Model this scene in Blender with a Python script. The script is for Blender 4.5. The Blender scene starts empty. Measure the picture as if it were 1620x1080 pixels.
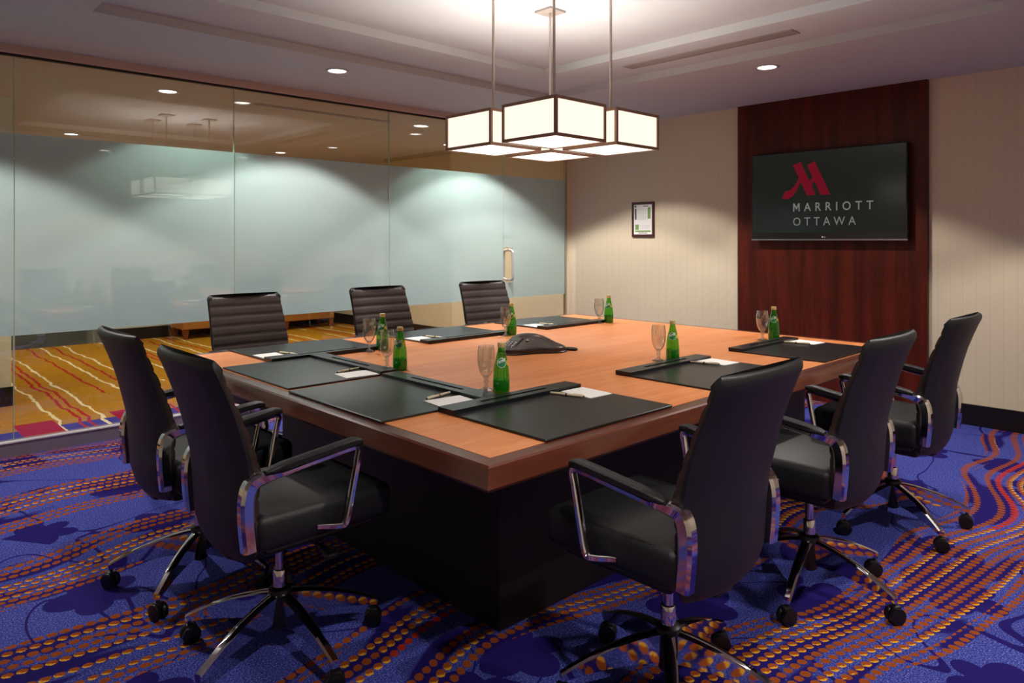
import bpy, bmesh, math, random
from mathutils import Vector, Matrix
from mathutils.geometry import tessellate_polygon
random.seed(7)
PI = math.pi
SC = bpy.context.scene
COL = SC.collection

# ------------------------------------------------------------------ camera
FPX, CXP, HYP, UXP, CAMH = 1131.0, 810.0, 380.0, 1997.0, 1.34
YAW = math.atan2(UXP - CXP, FPX)
cam_d = bpy.data.cameras.new('camera')
cam_d.sensor_width = 36.0
cam_d.lens = 36.0 * FPX / 1620.0
cam_d.shift_y = -(540.0 - HYP) / 1620.0
cam_d.clip_start = 0.02
cam = bpy.data.objects.new('camera', cam_d)
COL.objects.link(cam)
cam.location = (0, 0, CAMH)
cam.rotation_euler = (PI / 2, 0, YAW - PI / 2)
SC.camera = cam

# ------------------------------------------------------------------ world and exposure
wd = bpy.data.worlds.new('world'); SC.world = wd
wd.use_nodes = True
wd.node_tree.nodes['Background'].inputs[0].default_value = (0.9, 0.92, 1.0, 1)
wd.node_tree.nodes['Background'].inputs[1].default_value = 0.02
SC.view_settings.view_transform = 'Standard'
SC.view_settings.look = 'None'
SC.view_settings.gamma = 1.0
SC.view_settings.use_curve_mapping = False
SC.view_settings.exposure = 0.3
PENDANT_BULB = 16.0   # watts of the lamp inside each open-topped shade
ROOM_SPOT = 125.0      # watts of one ceiling downlight in the meeting room
LOBBY_SPOT = 140.0
PENDANT = 1.0        # radiance of the pendant's lit side panels
PENDANT_BOTTOM = 1.7  # and of its thinner bottom diffusers

# ------------------------------------------------------------------ node helpers
def lin(c):
    return tuple(((x / 255.0) / 12.92 if x / 255.0 <= 0.04045 else ((x / 255.0 + 0.055) / 1.055) ** 2.4) for x in c) + (1.0,)

class S:
    """a value socket with arithmetic"""
    nt = None
    def __init__(s, sock): s.k = sock
    @staticmethod
    def m(op, *a):
        n = S.nt.nodes.new('ShaderNodeMath'); n.operation = op
        for i, x in enumerate(a):
            if isinstance(x, S): S.nt.links.new(x.k, n.inputs[i])
            else: n.inputs[i].default_value = x
        return S(n.outputs[0])
    def __add__(s, o): return S.m('ADD', s, o)
    __radd__ = __add__
    def __sub__(s, o): return S.m('SUBTRACT', s, o)
    def __rsub__(s, o): return S.m('SUBTRACT', o, s)
    def __mul__(s, o): return S.m('MULTIPLY', s, o)
    __rmul__ = __mul__
    def __truediv__(s, o): return S.m('DIVIDE', s, o)
    def lt(s, o): return S.m('LESS_THAN', s, o)
    def gt(s, o): return S.m('GREATER_THAN', s, o)
def sn(x): return S.m('SINE', x)
def ab(x): return S.m('ABSOLUTE', x)
def fl(x): return S.m('FLOOR', x)
def fr(x): return S.m('FRACT', x)
def sq(x): return S.m('SQRT', x)
def mx(a, b): return S.m('MAXIMUM', a, b)
def mn(a, b): return S.m('MINIMUM', a, b)
def clampS(x, a, b): return mn(mx(x, a), b)
def ramp01(x, a, b):
    n = S.nt.nodes.new('ShaderNodeMapRange'); n.interpolation_type = 'SMOOTHSTEP'
    S.nt.links.new(x.k, n.inputs[0]); n.inputs[1].default_value = a; n.inputs[2].default_value = b
    return S(n.outputs[0])
def xyz():
    g = S.nt.nodes.new('ShaderNodeTexCoord'); s = S.nt.nodes.new('ShaderNodeSeparateXYZ')
    S.nt.links.new(g.outputs['Object'], s.inputs[0])
    return S(s.outputs[0]), S(s.outputs[1]), S(s.outputs[2])
def comb(x, y, z=0.0):
    n = S.nt.nodes.new('ShaderNodeCombineXYZ')
    for i, q in enumerate((x, y, z)):
        if isinstance(q, S): S.nt.links.new(q.k, n.inputs[i])
        else: n.inputs[i].default_value = q
    return n.outputs[0]
def noise(vec, scale=5.0, detail=2.0, rough=0.5, dist=0.0):
    n = S.nt.nodes.new('ShaderNodeTexNoise')
    S.nt.links.new(vec, n.inputs['Vector'])
    n.inputs['Scale'].default_value = scale; n.inputs['Detail'].default_value = detail
    n.inputs['Roughness'].default_value = rough; n.inputs['Distortion'].default_value = dist
    return S(n.outputs['Fac'])
def white1(x):
    n = S.nt.nodes.new('ShaderNodeTexWhiteNoise'); n.noise_dimensions = '1D'
    S.nt.links.new(x.k, n.inputs['W']); return S(n.outputs['Value'])
def white2(v):
    n = S.nt.nodes.new('ShaderNodeTexWhiteNoise'); n.noise_dimensions = '2D'
    S.nt.links.new(v, n.inputs['Vector']); return S(n.outputs['Value'])
def mixc(fac, a, b):
    n = S.nt.nodes.new('ShaderNodeMix'); n.data_type = 'RGBA'
    if isinstance(fac, S): S.nt.links.new(fac.k, n.inputs[0])
    else: n.inputs[0].default_value = fac
    for q, i in ((a, 6), (b, 7)):
        if isinstance(q, tuple): n.inputs[i].default_value = q
        else: S.nt.links.new(q, n.inputs[i])
    return n.outputs[2]

def newmat(name):
    m = bpy.data.materials.new(name); m.use_nodes = True
    S.nt = m.node_tree
    return m, m.node_tree.nodes['Principled BSDF'], m.node_tree
def setb(b, **k):
    for a, v in k.items():
        b.inputs[a.replace('_', ' ')].default_value = v
def bump(nt, b, h, strength=0.2, dist=0.002):
    n = nt.nodes.new('ShaderNodeBump'); n.inputs['Strength'].default_value = strength
    n.inputs['Distance'].default_value = dist
    nt.links.new(h.k, n.inputs['Height']); nt.links.new(n.outputs[0], b.inputs['Normal'])
def plain(name, rgb, rough=0.5, metal=0.0, spec=0.5, var=0.06, vscale=9.0):
    m, b, nt = newmat(name)
    x, y, z = xyz()
    n = noise(comb(x, y, z), vscale, 3)
    c = lin(rgb); d = tuple(q * (1 - var * 2) for q in c[:3]) + (1,); e = tuple(min(1, q * (1 + var * 2)) for q in c[:3]) + (1,)
    nt.links.new(mixc(n, d, e), b.inputs['Base Color'])
    setb(b, Roughness=rough, Metallic=metal); b.inputs['Specular IOR Level'].default_value = spec
    return m
def emit(name, rgb, strength):
    m, b, nt = newmat(name)
    nt.nodes.remove(b)
    e = nt.nodes.new('ShaderNodeEmission'); e.inputs[0].default_value = rgb if len(rgb) == 4 else lin(rgb)
    e.inputs[1].default_value = strength
    nt.links.new(e.outputs[0], nt.nodes['Material Output'].inputs[0])
    return m

M = {}
M['ceiling'] = plain('ceiling_paint', (190, 193, 197), 0.9, var=0.015)
M['header'] = plain('header_paint', (205, 182, 166), 0.85, var=0.02)
M['black'] = plain('black_metal', (6, 6, 7), 0.45)
M['chrome'] = plain('polished_chrome', (215, 212, 214), 0.07, 1.0, var=0.01)
M['steel'] = plain('brushed_steel', (190, 190, 188), 0.28, 1.0, var=0.03)
M['sill'] = plain('grey_metal_sill', (150, 145, 155), 0.42, 0.6, var=0.03)
M['plastic'] = plain('black_plastic', (13, 13, 14), 0.4, var=0.05)
M['rubber'] = plain('caster_black', (9, 9, 10), 0.32, var=0.05)
M['dark_base'] = plain('dark_wood_skirting', (20, 12, 10), 0.4, var=0.1)
M['pad'] = plain('blotter_leather', (17, 19, 22), 0.3, var=0.06, vscale=40)
M['white_paper'] = plain('white_paper', (240, 238, 235), 0.8, var=0.01)
M['pen'] = plain('champagne_pen', (222, 206, 174), 0.3, 0.2, var=0.03)
M['frame_metal'] = plain('bronze_lamp_frame', (150, 112, 92), 0.4, 0.1, var=0.05)
M['rod'] = plain('lamp_rod_nickel', (190, 175, 165), 0.3, 0.9, var=0.03)
M['phone'] = plain('phone_brown', (62, 47, 40), 0.32, var=0.04)
M['grey_key'] = plain('phone_keys', (150, 152, 155), 0.5)
M['bench'] = plain('bench_wood', (176, 116, 48), 0.45, var=0.1)
M['bench_leg'] = plain('bench_leg_wood', (120, 60, 28), 0.45, var=0.1)
M['bench_cloth'] = plain('bench_fabric', (160, 120, 70), 0.9, var=0.1)
M['stone'] = plain('stone_floor', (84, 82, 76), 0.18, var=0.2, vscale=3)
M['gold_cap'] = plain('gold_cap', (214, 190, 122), 0.4, 0.15)
M['label_white'] = plain('label_white', (225, 232, 222), 0.5)
M['label_green'] = plain('label_green', (22, 130, 70), 0.45)
M['label_yellow'] = plain('label_yellow', (205, 180, 40), 0.5)
M['print_green'] = plain('print_green', (128, 160, 92), 0.7)
M['print_dark'] = plain('print_dark', (92, 100, 92), 0.7)
M['print_grey'] = plain('print_grey', (196, 202, 196), 0.7)
M['notice_wood'] = plain('notice_frame_wood', (66, 24, 18), 0.4, var=0.12, vscale=30)
M['vent'] = plain('vent_metal', (150, 140, 135), 0.5)
M['ring'] = plain('downlight_ring', (205, 203, 200), 0.35, 0.3)
M['screen_red'] = emit('screen_red', (104, 17, 30), 0.82)
M['screen_grey'] = emit('screen_grey', (112, 114, 110), 0.82)
M['screen_white'] = plain('logo_white', (230, 230, 230), 0.5)
M['lens'] = emit('downlight_glow', (1.0, 0.98, 0.95, 1), 5.0)
M['lobby_lens'] = emit('lobby_downlight_glow', (1.0, 0.96, 0.9, 1), 5.0)

def mk_screen():
    m, b, nt = newmat('tv_screen')
    setb(b, Roughness=0.16); b.inputs['Base Color'].default_value = lin((9, 10, 10))
    b.inputs['Emission Color'].default_value = lin((26, 30, 27)); b.inputs['Emission Strength'].default_value = 0.55
    return m
M['screen'] = mk_screen()

def mk_leather(name, rgb, rough):
    m, b, nt = newmat(name)
    x, y, z = xyz()
    v = nt.nodes.new('ShaderNodeTexVoronoi'); v.inputs['Scale'].default_value = 260
    nt.links.new(comb(x, y, z), v.inputs['Vector'])
    n = noise(comb(x, y, z), 6, 2)
    c = lin(rgb)
    nt.links.new(mixc(n, tuple(q * .8 for q in c[:3]) + (1,), tuple(q * 1.2 for q in c[:3]) + (1,)), b.inputs['Base Color'])
    setb(b, Roughness=rough)
    bump(nt, b, S(v.outputs['Distance']), 0.35, 0.0012)
    return m
M['leather'] = mk_leather('black_leather', (16, 17, 20), 0.5)
M['leather_brown'] = mk_leather('dark_brown_leather', (50, 32, 28), 0.48)

def mk_wood(name, c1, c2, c3, axis, rough, coat, fine=1.0):
    m, b, nt = newmat(name)
    x, y, z = xyz()
    p = {'x': (x * 0.9, y * 11.0, z * 11.0), 'y': (x * 11.0, y * 0.9, z * 11.0), 'z': (x * 9.0, y * 9.0, z * 0.8)}[axis]
    big = noise(comb(*p), 1.2 * fine, 4, 0.55, 0.6)
    fin = noise(comb(*[q * 6.0 for q in p]), 2.2 * fine, 3, 0.6)
    col = mixc(ramp01(big, .3, .7), lin(c1), lin(c2))
    col = mixc(ramp01(fin, .48, .75) * 0.55, col, lin(c3))
    nt.links.new(col, b.inputs['Base Color'])
    setb(b, Roughness=rough); b.inputs['Coat Weight'].default_value = coat; b.inputs['Coat Roughness'].default_value = 0.16
    bump(nt, b, fin, 0.04, 0.001)
    return m
M['inlay'] = mk_wood('table_honey_wood', (226, 146, 90), (214, 129, 74), (184, 104, 56), 'x', 0.36, 0.0)
M['inlay'].node_tree.nodes['Principled BSDF'].inputs['Specular IOR Level'].default_value = 0.3
M['trim_u'] = mk_wood('table_edge_wood_long', (104, 50, 32), (76, 34, 22), (56, 24, 16), 'x', 0.3, 0.5)
M['trim_v'] = mk_wood('table_edge_wood_short', (104, 50, 32), (76, 34, 22), (56, 24, 16), 'y', 0.3, 0.5)
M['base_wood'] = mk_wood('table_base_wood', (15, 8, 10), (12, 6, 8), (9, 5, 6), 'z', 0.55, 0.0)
M['panel'] = mk_wood('mahogany_panel', (94, 31, 17), (64, 19, 10), (38, 11, 7), 'z', 0.42, 0.0)
M['panel'].node_tree.nodes['Principled BSDF'].inputs['Specular IOR Level'].default_value = 0.25

def mk_wallpaper():
    m, b, nt = newmat('beige_wallpaper')
    x, y, z = xyz()
    s = y / 0.083 + x / 0.083
    line = ab(fr(s) - 0.5).lt(0.035)
    n = noise(comb(x * 3.0, y * 3.0, z * 30.0), 6, 3)
    c = mixc(n, lin((223, 210, 184)), lin((211, 196, 169)))
    c = mixc(line * 0.16, c, lin((176, 160, 120)))
    nt.links.new(c, b.inputs['Base Color']); setb(b, Roughness=0.85)
    return m
M['wallpaper'] = mk_wallpaper()
M['lobby_wall'] = plain('lobby_wall_paint', (205, 196, 168), 0.85, var=0.03)
M['lobby_ceiling'] = plain('lobby_ceiling_paint', (172, 164, 152), 0.9, var=0.02)

def mk_carpet():
    m, b, nt = newmat('blue_dotted_carpet')
    u, v, z = xyz()
    big = noise(comb(u, v), 0.8, 1)
    wave = 0.085 * sn(u * 1.7 + 0.4 + 1.1 * sn(v * 0.8)) + 0.04 * sn(u * 4.6 + v * 1.3) + (big - 0.5) * 0.5
    w = v + wave
    PR, PA = 0.049, 0.038
    q = w / PR
    row = fl(q); fq = fr(q) - 0.5
    along = u / PA + row * 0.5 + white1(row) * 0.2
    cell = fl(along); fa = fr(along) - 0.5
    jit = white2(comb(row, cell))
    edge = noise(comb(u, v), 160, 1)
    r2 = sq((fa / 0.42) * (fa / 0.42) + (fq / 0.33) * (fq / 0.33)) + (edge - 0.5) * 0.5
    # groups of rows
    g = w / 0.86 + noise(comb(u * 0.5, w * 0.2), 1.1, 1) * 0.5
    gf = fr(g)
    inb = gf.lt(0.6)
    core = gf.gt(0.07) * gf.lt(0.53)
    h = white1(row + 7.3)
    h2 = white1(row * 1.7 + 31.1 + fl(u / 1.3) * 3.0)
    hasdot = mx(h.lt(0.7), inb * (1.0 - core)) * inb
    dot = r2.lt(0.95 + jit * 0.12) * hasdot
    yellow = (h2.gt(0.42)) * core
    red = (h2.lt(0.05)) * core
    spk = noise(comb(u, v), 170, 3, 0.8)
    spk2 = noise(comb(u, v), 9, 2)
    blue = mixc(ramp01(spk, 0.45, 0.75), lin((36, 44, 132)), lin((138, 146, 214)))
    navy = lin((31, 20, 96))
    # darker ground between the dotted rows
    dk = ramp01(noise(comb(u * 1.0, w * 3.5), 1.7, 2), 0.5, 0.56) * inb
    # floral silhouettes
    vo = nt.nodes.new('ShaderNodeTexVoronoi'); vo.voronoi_dimensions = '2D'; vo.inputs['Scale'].default_value = 2.1
    nt.links.new(comb(u, v), vo.inputs['Vector'])
    sp = nt.nodes.new('ShaderNodeSeparateXYZ'); nt.links.new(vo.outputs['Position'], sp.inputs[0])
    dx = u - S(sp.outputs[0]); dy = v - S(sp.outputs[1])
    rr = sq(dx * dx + dy * dy); th = S.m('ARCTAN2', dy, dx)
    sc = nt.nodes.new('ShaderNodeSeparateColor'); nt.links.new(vo.outputs['Color'], sc.inputs[0])
    rnd = S(sc.outputs[0])
    petal = 0.075 + 0.06 * ab(sn(th * 2.5 + rnd * 6.0)) + rnd * 0.05 + 0.03 * sn(th + rnd * 9.0)
    flower = rr.lt(petal) * rnd.gt(0.3)
    stem = ab(noise(comb(u, v), 1.5, 1, 0.5, 0.6) - 0.5).lt(0.006)
    dark = mx(mx(flower, dk), stem)
    c = mixc(dark, blue, navy)
    rust = mixc(spk, lin((116, 54, 20)), lin((158, 78, 34)))
    yel = mixc(ramp01(fa * 0.5 + fq + edge * 0.4, 0.0, 0.12), lin((218, 158, 40)), lin((146, 70, 26)))
    dc = mixc(yellow, rust, yel)
    dc = mixc(red, dc, lin((168, 46, 26)))
    c = mixc(dot, c, dc)
    nt.links.new(c, b.inputs['Base Color']); setb(b, Roughness=0.95); b.inputs['Specular IOR Level'].default_value = 0.1
    bump(nt, b, spk, 0.5, 0.004)
    return m
M['carpet'] = mk_carpet()

def mk_gold_carpet():
    m, b, nt = newmat('gold_striped_carpet')
    u, v, z = xyz()
    gr = noise(comb(u * 9.0, v * 30.0), 9, 3, 0.7)
    c = mixc(ramp01(gr, 0.3, 0.7), lin((182, 132, 24)), lin((138, 90, 20)))
    wob = (noise(comb(0.0, v), 1.6, 3, 0.6) - 0.5) * 0.14 + (noise(comb(fl(u / 0.3), v), 3.2, 2, 0.6) - 0.5) * 0.05
    x = u + wob
    period = 1.31
    f = fr((x - 1.02) / period) * period
    wid = 0.006 + noise(comb(u, v), 5, 1) * 0.012
    def stripe(cen): return ab(f - cen).lt(wid)
    wh = mx(mx(stripe(0.2), stripe(0.48)), mx(stripe(0.86), stripe(1.1)))
    rd = mx(mx(stripe(0.33), stripe(0.39)), mx(stripe(0.72), stripe(0.98)))
    gate = noise(comb(fl(f / 0.25), v * 0.45), 1.3, 1).gt(0.36)
    c = mixc(rd * gate, c, lin((158, 34, 26)))
    c = mixc(wh * gate, c, lin((214, 198, 160)))
    # border blocks along the glass
    bl = v.lt(6.02)
    rb = v.lt(6.22) * fr((u - 0.95) / 0.62).lt(0.4) * v.gt(5.72)
    c2 = mixc(bl * (1.0 - wh) * (1.0 - rd), c, lin((58, 54, 130)))
    c2 = mixc(rb, c2, lin((150, 22, 32)))
    nt.links.new(c2, b.inputs['Base Color']); setb(b, Roughness=0.95); b.inputs['Specular IOR Level'].default_value = 0.1
    bump(nt, b, gr, 0.4, 0.004)
    return m
M['gold_carpet'] = mk_gold_carpet()

def schlick():
    f = S.nt.nodes.new('ShaderNodeLayerWeight'); f.inputs[0].default_value = 0.5
    return mn(S.m('POWER', S(f.outputs['Facing']), 5.0) * 0.96 + 0.04, 0.9)
def thin_glass(name, tint, extra=0.0, diff=None, dfac=0.0, boost=1.0, rough=0.0):
    m, b, nt = newmat(name); nt.nodes.remove(b)
    t = nt.nodes.new('ShaderNodeBsdfTransparent'); t.inputs[0].default_value = tint
    g = nt.nodes.new('ShaderNodeBsdfGlossy'); g.inputs['Roughness'].default_value = rough
    fac = schlick() * boost + extra
    mxn = nt.nodes.new('ShaderNodeMixShader')
    nt.links.new(fac.k, mxn.inputs[0])
    src = t.outputs[0]
    if diff:
        d = nt.nodes.new('ShaderNodeBsdfTranslucent'); d.inputs[0].default_value = diff
        d2 = nt.nodes.new('ShaderNodeBsdfDiffuse'); d2.inputs[0].default_value = diff
        dm = nt.nodes.new('ShaderNodeMixShader'); dm.inputs[0].default_value = 0.5
        nt.links.new(d.outputs[0], dm.inputs[1]); nt.links.new(d2.outputs[0], dm.inputs[2])
        m2 = nt.nodes.new('ShaderNodeMixShader'); m2.inputs[0].default_value = dfac
        nt.links.new(t.outputs[0], m2.inputs[1]); nt.links.new(dm.outputs[0], m2.inputs[2])
        src = m2.outputs[0]
    nt.links.new(src, mxn.inputs[1]); nt.links.new(g.outputs[0], mxn.inputs[2])
    nt.links.new(mxn.outputs[0], nt.nodes['Material Output'].inputs[0])
    return m
M['pane'] = thin_glass('clear_pane_glass', (0.93, 0.95, 0.93, 1), boost=3.0)
M['goblet'] = thin_glass('goblet_glass', (0.97, 0.98, 0.97, 1), boost=3.0, extra=0.03)
M['bottle'] = thin_glass('green_bottle_glass', (0.36, 0.78, 0.12, 1), diff=(0.03, 0.40, 0.03, 1), dfac=0.22, boost=2.0)
M['water'] = thin_glass('green_tinted_water', (0.06, 0.6, 0.2, 1), diff=(0.0, 0.34, 0.1, 1), dfac=0.35)
M['joint'] = thin_glass('pane_edge_glass', (0.5, 0.6, 0.56, 1), diff=(0.7, 0.9, 0.88, 1), dfac=0.7)
M['stem'] = thin_glass('stem_glass', (0.9, 0.92, 0.9, 1), boost=2.0, extra=0.14, diff=(0.9, 0.92, 0.9, 1), dfac=0.12)
def mk_frost():
    m, b, nt = newmat('frosted_film'); nt.nodes.remove(b)
    x, y, z = xyz()
    n = noise(comb(x, y, z), 2.0, 3)
    spk = noise(comb(x, y, z), 90, 1)
    col = mixc(n, lin((212, 236, 236)), lin((220, 238, 238)))
    col = mixc(spk.gt(0.79), col, lin((250, 252, 252)))
    d = nt.nodes.new('ShaderNodeBsdfDiffuse'); nt.links.new(col, d.inputs[0])
    t = nt.nodes.new('ShaderNodeBsdfTranslucent'); nt.links.new(col, t.inputs[0])
    m1 = nt.nodes.new('ShaderNodeMixShader'); m1.inputs[0].default_value = 0.48
    nt.links.new(d.outputs[0], m1.inputs[1]); nt.links.new(t.outputs[0], m1.inputs[2])
    g = nt.nodes.new('ShaderNodeBsdfGlossy'); g.inputs['Roughness'].default_value = 0.025
    m2 = nt.nodes.new('ShaderNodeMixShader'); nt.links.new((schlick() * 3.4).k, m2.inputs[0])
    nt.links.new(m1.outputs[0], m2.inputs[1]); nt.links.new(g.outputs[0], m2.inputs[2])
    nt.links.new(m2.outputs[0], nt.nodes['Material Output'].inputs[0])
    return m
M['frost'] = mk_frost()
M['lamp_panel'] = emit('pendant_lit_panel', (1.0, 0.87, 0.70, 1), PENDANT)
M['lamp_bottom'] = emit('pendant_lit_diffuser', (1.0, 0.9, 0.76, 1), PENDANT_BOTTOM)

# ------------------------------------------------------------------ mesh helpers
class MB:
    def __init__(s): s.v = []; s.f = []
    def add(s, vs, fs):
        o = len(s.v); s.v += [tuple(p) for p in vs]; s.f += [tuple(i + o for i in f) for f in fs]; return s
    def box(s, x0, x1, y0, y1, z0, z1):
        return s.add([(x0, y0, z0), (x1, y0, z0), (x1, y1, z0), (x0, y1, z0), (x0, y0, z1), (x1, y0, z1), (x1, y1, z1), (x0, y1, z1)],
                     [(0, 3, 2, 1), (4, 5, 6, 7), (0, 1, 5, 4), (1, 2, 6, 5), (2, 3, 7, 6), (3, 0, 4, 7)])
    def bbox(s, x0, x1, y0, y1, z0, z1, r, seg=2):
        bm = bmesh.new(); bmesh.ops.create_cube(bm, size=1)
        for v in bm.verts: v.co = Vector(((x0 + x1) / 2 + v.co.x * (x1 - x0), (y0 + y1) / 2 + v.co.y * (y1 - y0), (z0 + z1) / 2 + v.co.z * (z1 - z0)))
        bmesh.ops.bevel(bm, geom=bm.edges[:], offset=r, segments=seg, profile=0.5, affect='EDGES')
        bm.verts.index_update()
        s.add([v.co[:] for v in bm.verts], [[v.index for v in f.verts] for f in bm.faces]); bm.free(); return s
    def lathe(s, prof, n=24, c=(0, 0), cap=True):
        """prof: (r,z) from bottom to top"""
        vs = []; fs = []
        for r, z in prof:
            for i in range(n):
                a = 2 * PI * i / n; vs.append((c[0] + r * math.cos(a), c[1] + r * math.sin(a), z))
        for j in range(len(prof) - 1):
            for i in range(n):
                k = (i + 1) % n
                fs.append((j * n + i, j * n + k, (j + 1) * n + k, (j + 1) * n + i))
        if cap:
            fs.append(tuple(range(n - 1, -1, -1))); fs.append(tuple((len(prof) - 1) * n + i for i in range(n)))
        return s.add(vs, fs)
    def tube(s, pts, r, n=8):
        pts = [Vector(p) for p in pts]; rs = r if isinstance(r, (list, tuple)) else [r] * len(pts)
        vs = []; fs = []; up = None
        for i, p in enumerate(pts):
            d = (pts[min(i + 1, len(pts) - 1)] - pts[max(i - 1, 0)]).normalized()
            if up is None: up = Vector((0, 0, 1)) if abs(d.z) < 0.9 else Vector((1, 0, 0))
            a = d.cross(up).normalized(); b = a.cross(d).normalized(); up = b
            for k in range(n):
                t = 2 * PI * k / n; vs.append(p + (a * math.cos(t) + b * math.sin(t)) * rs[i])
        for i in range(len(pts) - 1):
            for k in range(n):
                q = (k + 1) % n; fs.append((i * n + k, (i + 1) * n + k, (i + 1) * n + q, i * n + q))
        fs.append(tuple(range(n))); fs.append(tuple((len(pts) - 1) * n + k for k in range(n - 1, -1, -1)))
        return s.add(vs, fs)
    def loft(s, rings, close=True):
        n = len(rings[0]); vs = [p for r in rings for p in r]; fs = []
        for j in range(len(rings) - 1):
            for i in range(n):
                k = (i + 1) % n; fs.append((j * n + i, j * n + k, (j + 1) * n + k, (j + 1) * n + i))
        if close:
            fs.append(tuple(range(n - 1, -1, -1))); fs.append(tuple((len(rings) - 1) * n + i for i in range(n)))
        return s.add(vs, fs)
    def prism(s, poly, z0, z1):
        n = len(poly)
        return s.add([(x, y, z0) for x, y in poly] + [(x, y, z1) for x, y in poly],
                     [tuple(range(n - 1, -1, -1)), tuple(range(n, 2 * n))] + [(i, (i + 1) % n, n + (i + 1) % n, n + i) for i in range(n)])
    def mesh(s, name, smooth=35):
        me = bpy.data.meshes.new(name); me.from_pydata(s.v, [], s.f)
        bm = bmesh.new(); bm.from_mesh(me); bmesh.ops.recalc_face_normals(bm, faces=bm.faces[:]); bm.to_mesh(me); bm.free()
        if smooth:
            for p in me.polygons: p.use_smooth = True
            me.set_sharp_from_angle(angle=math.radians(smooth))
        me.update(); return me
    def build(s, name, mat, parent=None, smooth=35):
        me = s.mesh(name, smooth); me.materials.append(M[mat])
        o = bpy.data.objects.new(name, me); COL.objects.link(o)
        if parent: o.parent = parent
        return o
def B(*a): return MB().box(*a)
def empty(name, loc=(0, 0, 0), rz=0.0):
    o = bpy.data.objects.new(name, None); o.empty_display_size = 0.1; COL.objects.link(o); o.location = loc; o.rotation_euler = (0, 0, rz); return o
def tag(o, label, cat, group=None):
    o['label'] = label; o['category'] = cat
    if group: o['group'] = group
    return o
def struct(o, label=None, cat=None):
    o['kind'] = 'structure'
    if label: o['label'] = label
    if cat: o['category'] = cat
    return o
def copy_tree(o, parent=None):
    c = o.copy(); COL.objects.link(c); c.parent = parent
    for ch in list(o.children): copy_tree(ch, c)
    return c
def smooth_path(pts, n=8):
    """Catmull-Rom through points"""
    P = [Vector(p) for p in pts]; P = [P[0] * 2 - P[1]] + P + [P[-1] * 2 - P[-2]]; out = []
    for i in range(1, len(P) - 2):
        for k in range(n):
            t = k / n
            out.append(0.5 * ((2 * P[i]) + (P[i + 1] - P[i - 1]) * t + (2 * P[i - 1] - 5 * P[i] + 4 * P[i + 1] - P[i + 2]) * t * t + (3 * P[i] - P[i - 1] - 3 * P[i + 1] + P[i + 2]) * t ** 3))
    out.append(P[-2]); return out
def interp(tab, x):
    if x <= tab[0][0]: return tab[0][1]
    for (a, p), (b, q) in zip(tab, tab[1:]):
        if x <= b: return p + (q - p) * (x - a) / (b - a)
    return tab[-1][1]
def text_mesh(body, size, spacing=1.0, offset=0.0):
    cu = bpy.data.curves.new('lettering', 'FONT'); cu.body = body; cu.size = size; cu.space_character = spacing; cu.resolution_u = 3; cu.offset = offset
    ob = bpy.data.objects.new('lettering', cu); COL.objects.link(ob)
    dg = bpy.context.evaluated_depsgraph_get(); me = bpy.data.meshes.new_from_object(ob.evaluated_get(dg))
    vs = [v.co.copy() for v in me.vertices]; fs = [tuple(p.vertices) for p in me.polygons]
    bpy.data.objects.remove(ob); bpy.data.curves.remove(cu); bpy.data.meshes.remove(me)
    return vs, fs

# ================================================================== THE ROOM
VG, UW = 5.37, 6.0               # glass line, feature wall
UN, VN = -1.3, -1.1              # walls behind the camera
ZC, Z2, Z3 = 2.55, 2.602, 2.656  # ceiling and its two tray steps
O0, O1, P0, P1 = 1.0, 4.47, 0.90, 4.27       # outer tray
I0, I1, J0, J1 = 1.48, 3.97, 1.37, 3.81      # inner tray

struct(B(UN, UW, VN, VG + 0.06, -0.05, 0.0).build('floor', 'carpet', smooth=0), 'blue carpet with rows of orange and yellow dots in the meeting room', 'floor')
c = MB()
for r in ((UN, UW, VN, P0), (UN, UW, P1, VG - 0.05), (UN, O0, P0, P1), (O1, UW, P0, P1)): c.box(*r, ZC, 2.75)
for r in ((O0, O1, P0, J0), (O0, O1, J1, P1), (O0, I0, J0, J1), (I1, O1, J0, J1)): c.box(*r, Z2, 2.75)
c.box(I0, I1, J0, J1, Z3, 2.75)
struct(c.build('ceiling', 'ceiling', smooth=0), 'grey white ceiling with two shallow recessed trays', 'ceiling')
BV = 10.55                       # back wall of the lobby
struct(B(UW, UW + 0.12, VN, BV + 0.12, 0, 2.75).build('wall_far', 'wallpaper', smooth=0), 'beige wallpapered wall with the screen panel', 'wall')
struct(B(UN - 0.12, UN, VN, VG + 0.06, 0, 2.75).build('wall_left', 'wallpaper', smooth=0), 'beige wall beside the photographer', 'wall')
struct(B(UN - 0.12, UW, VN - 0.12, VN, 0, 2.75).build('wall_near', 'wallpaper', smooth=0), 'beige wall behind the photographer', 'wall')
struct(MB().box(UW - 0.02, UW, VN, 1.735, 0, 0.15).box(UW - 0.02, UW, 3.285, VG - 0.02, 0, 0.15).build('baseboard_far', 'dark_base'), 'dark wooden baseboard along the beige wall', 'baseboard')
struct(B(UW - 0.04, UW, 1.735, 3.285, 0, ZC).build('wall_panel', 'panel', smooth=0), 'tall dark mahogany wall panel behind the screen', 'wall panel')

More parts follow.
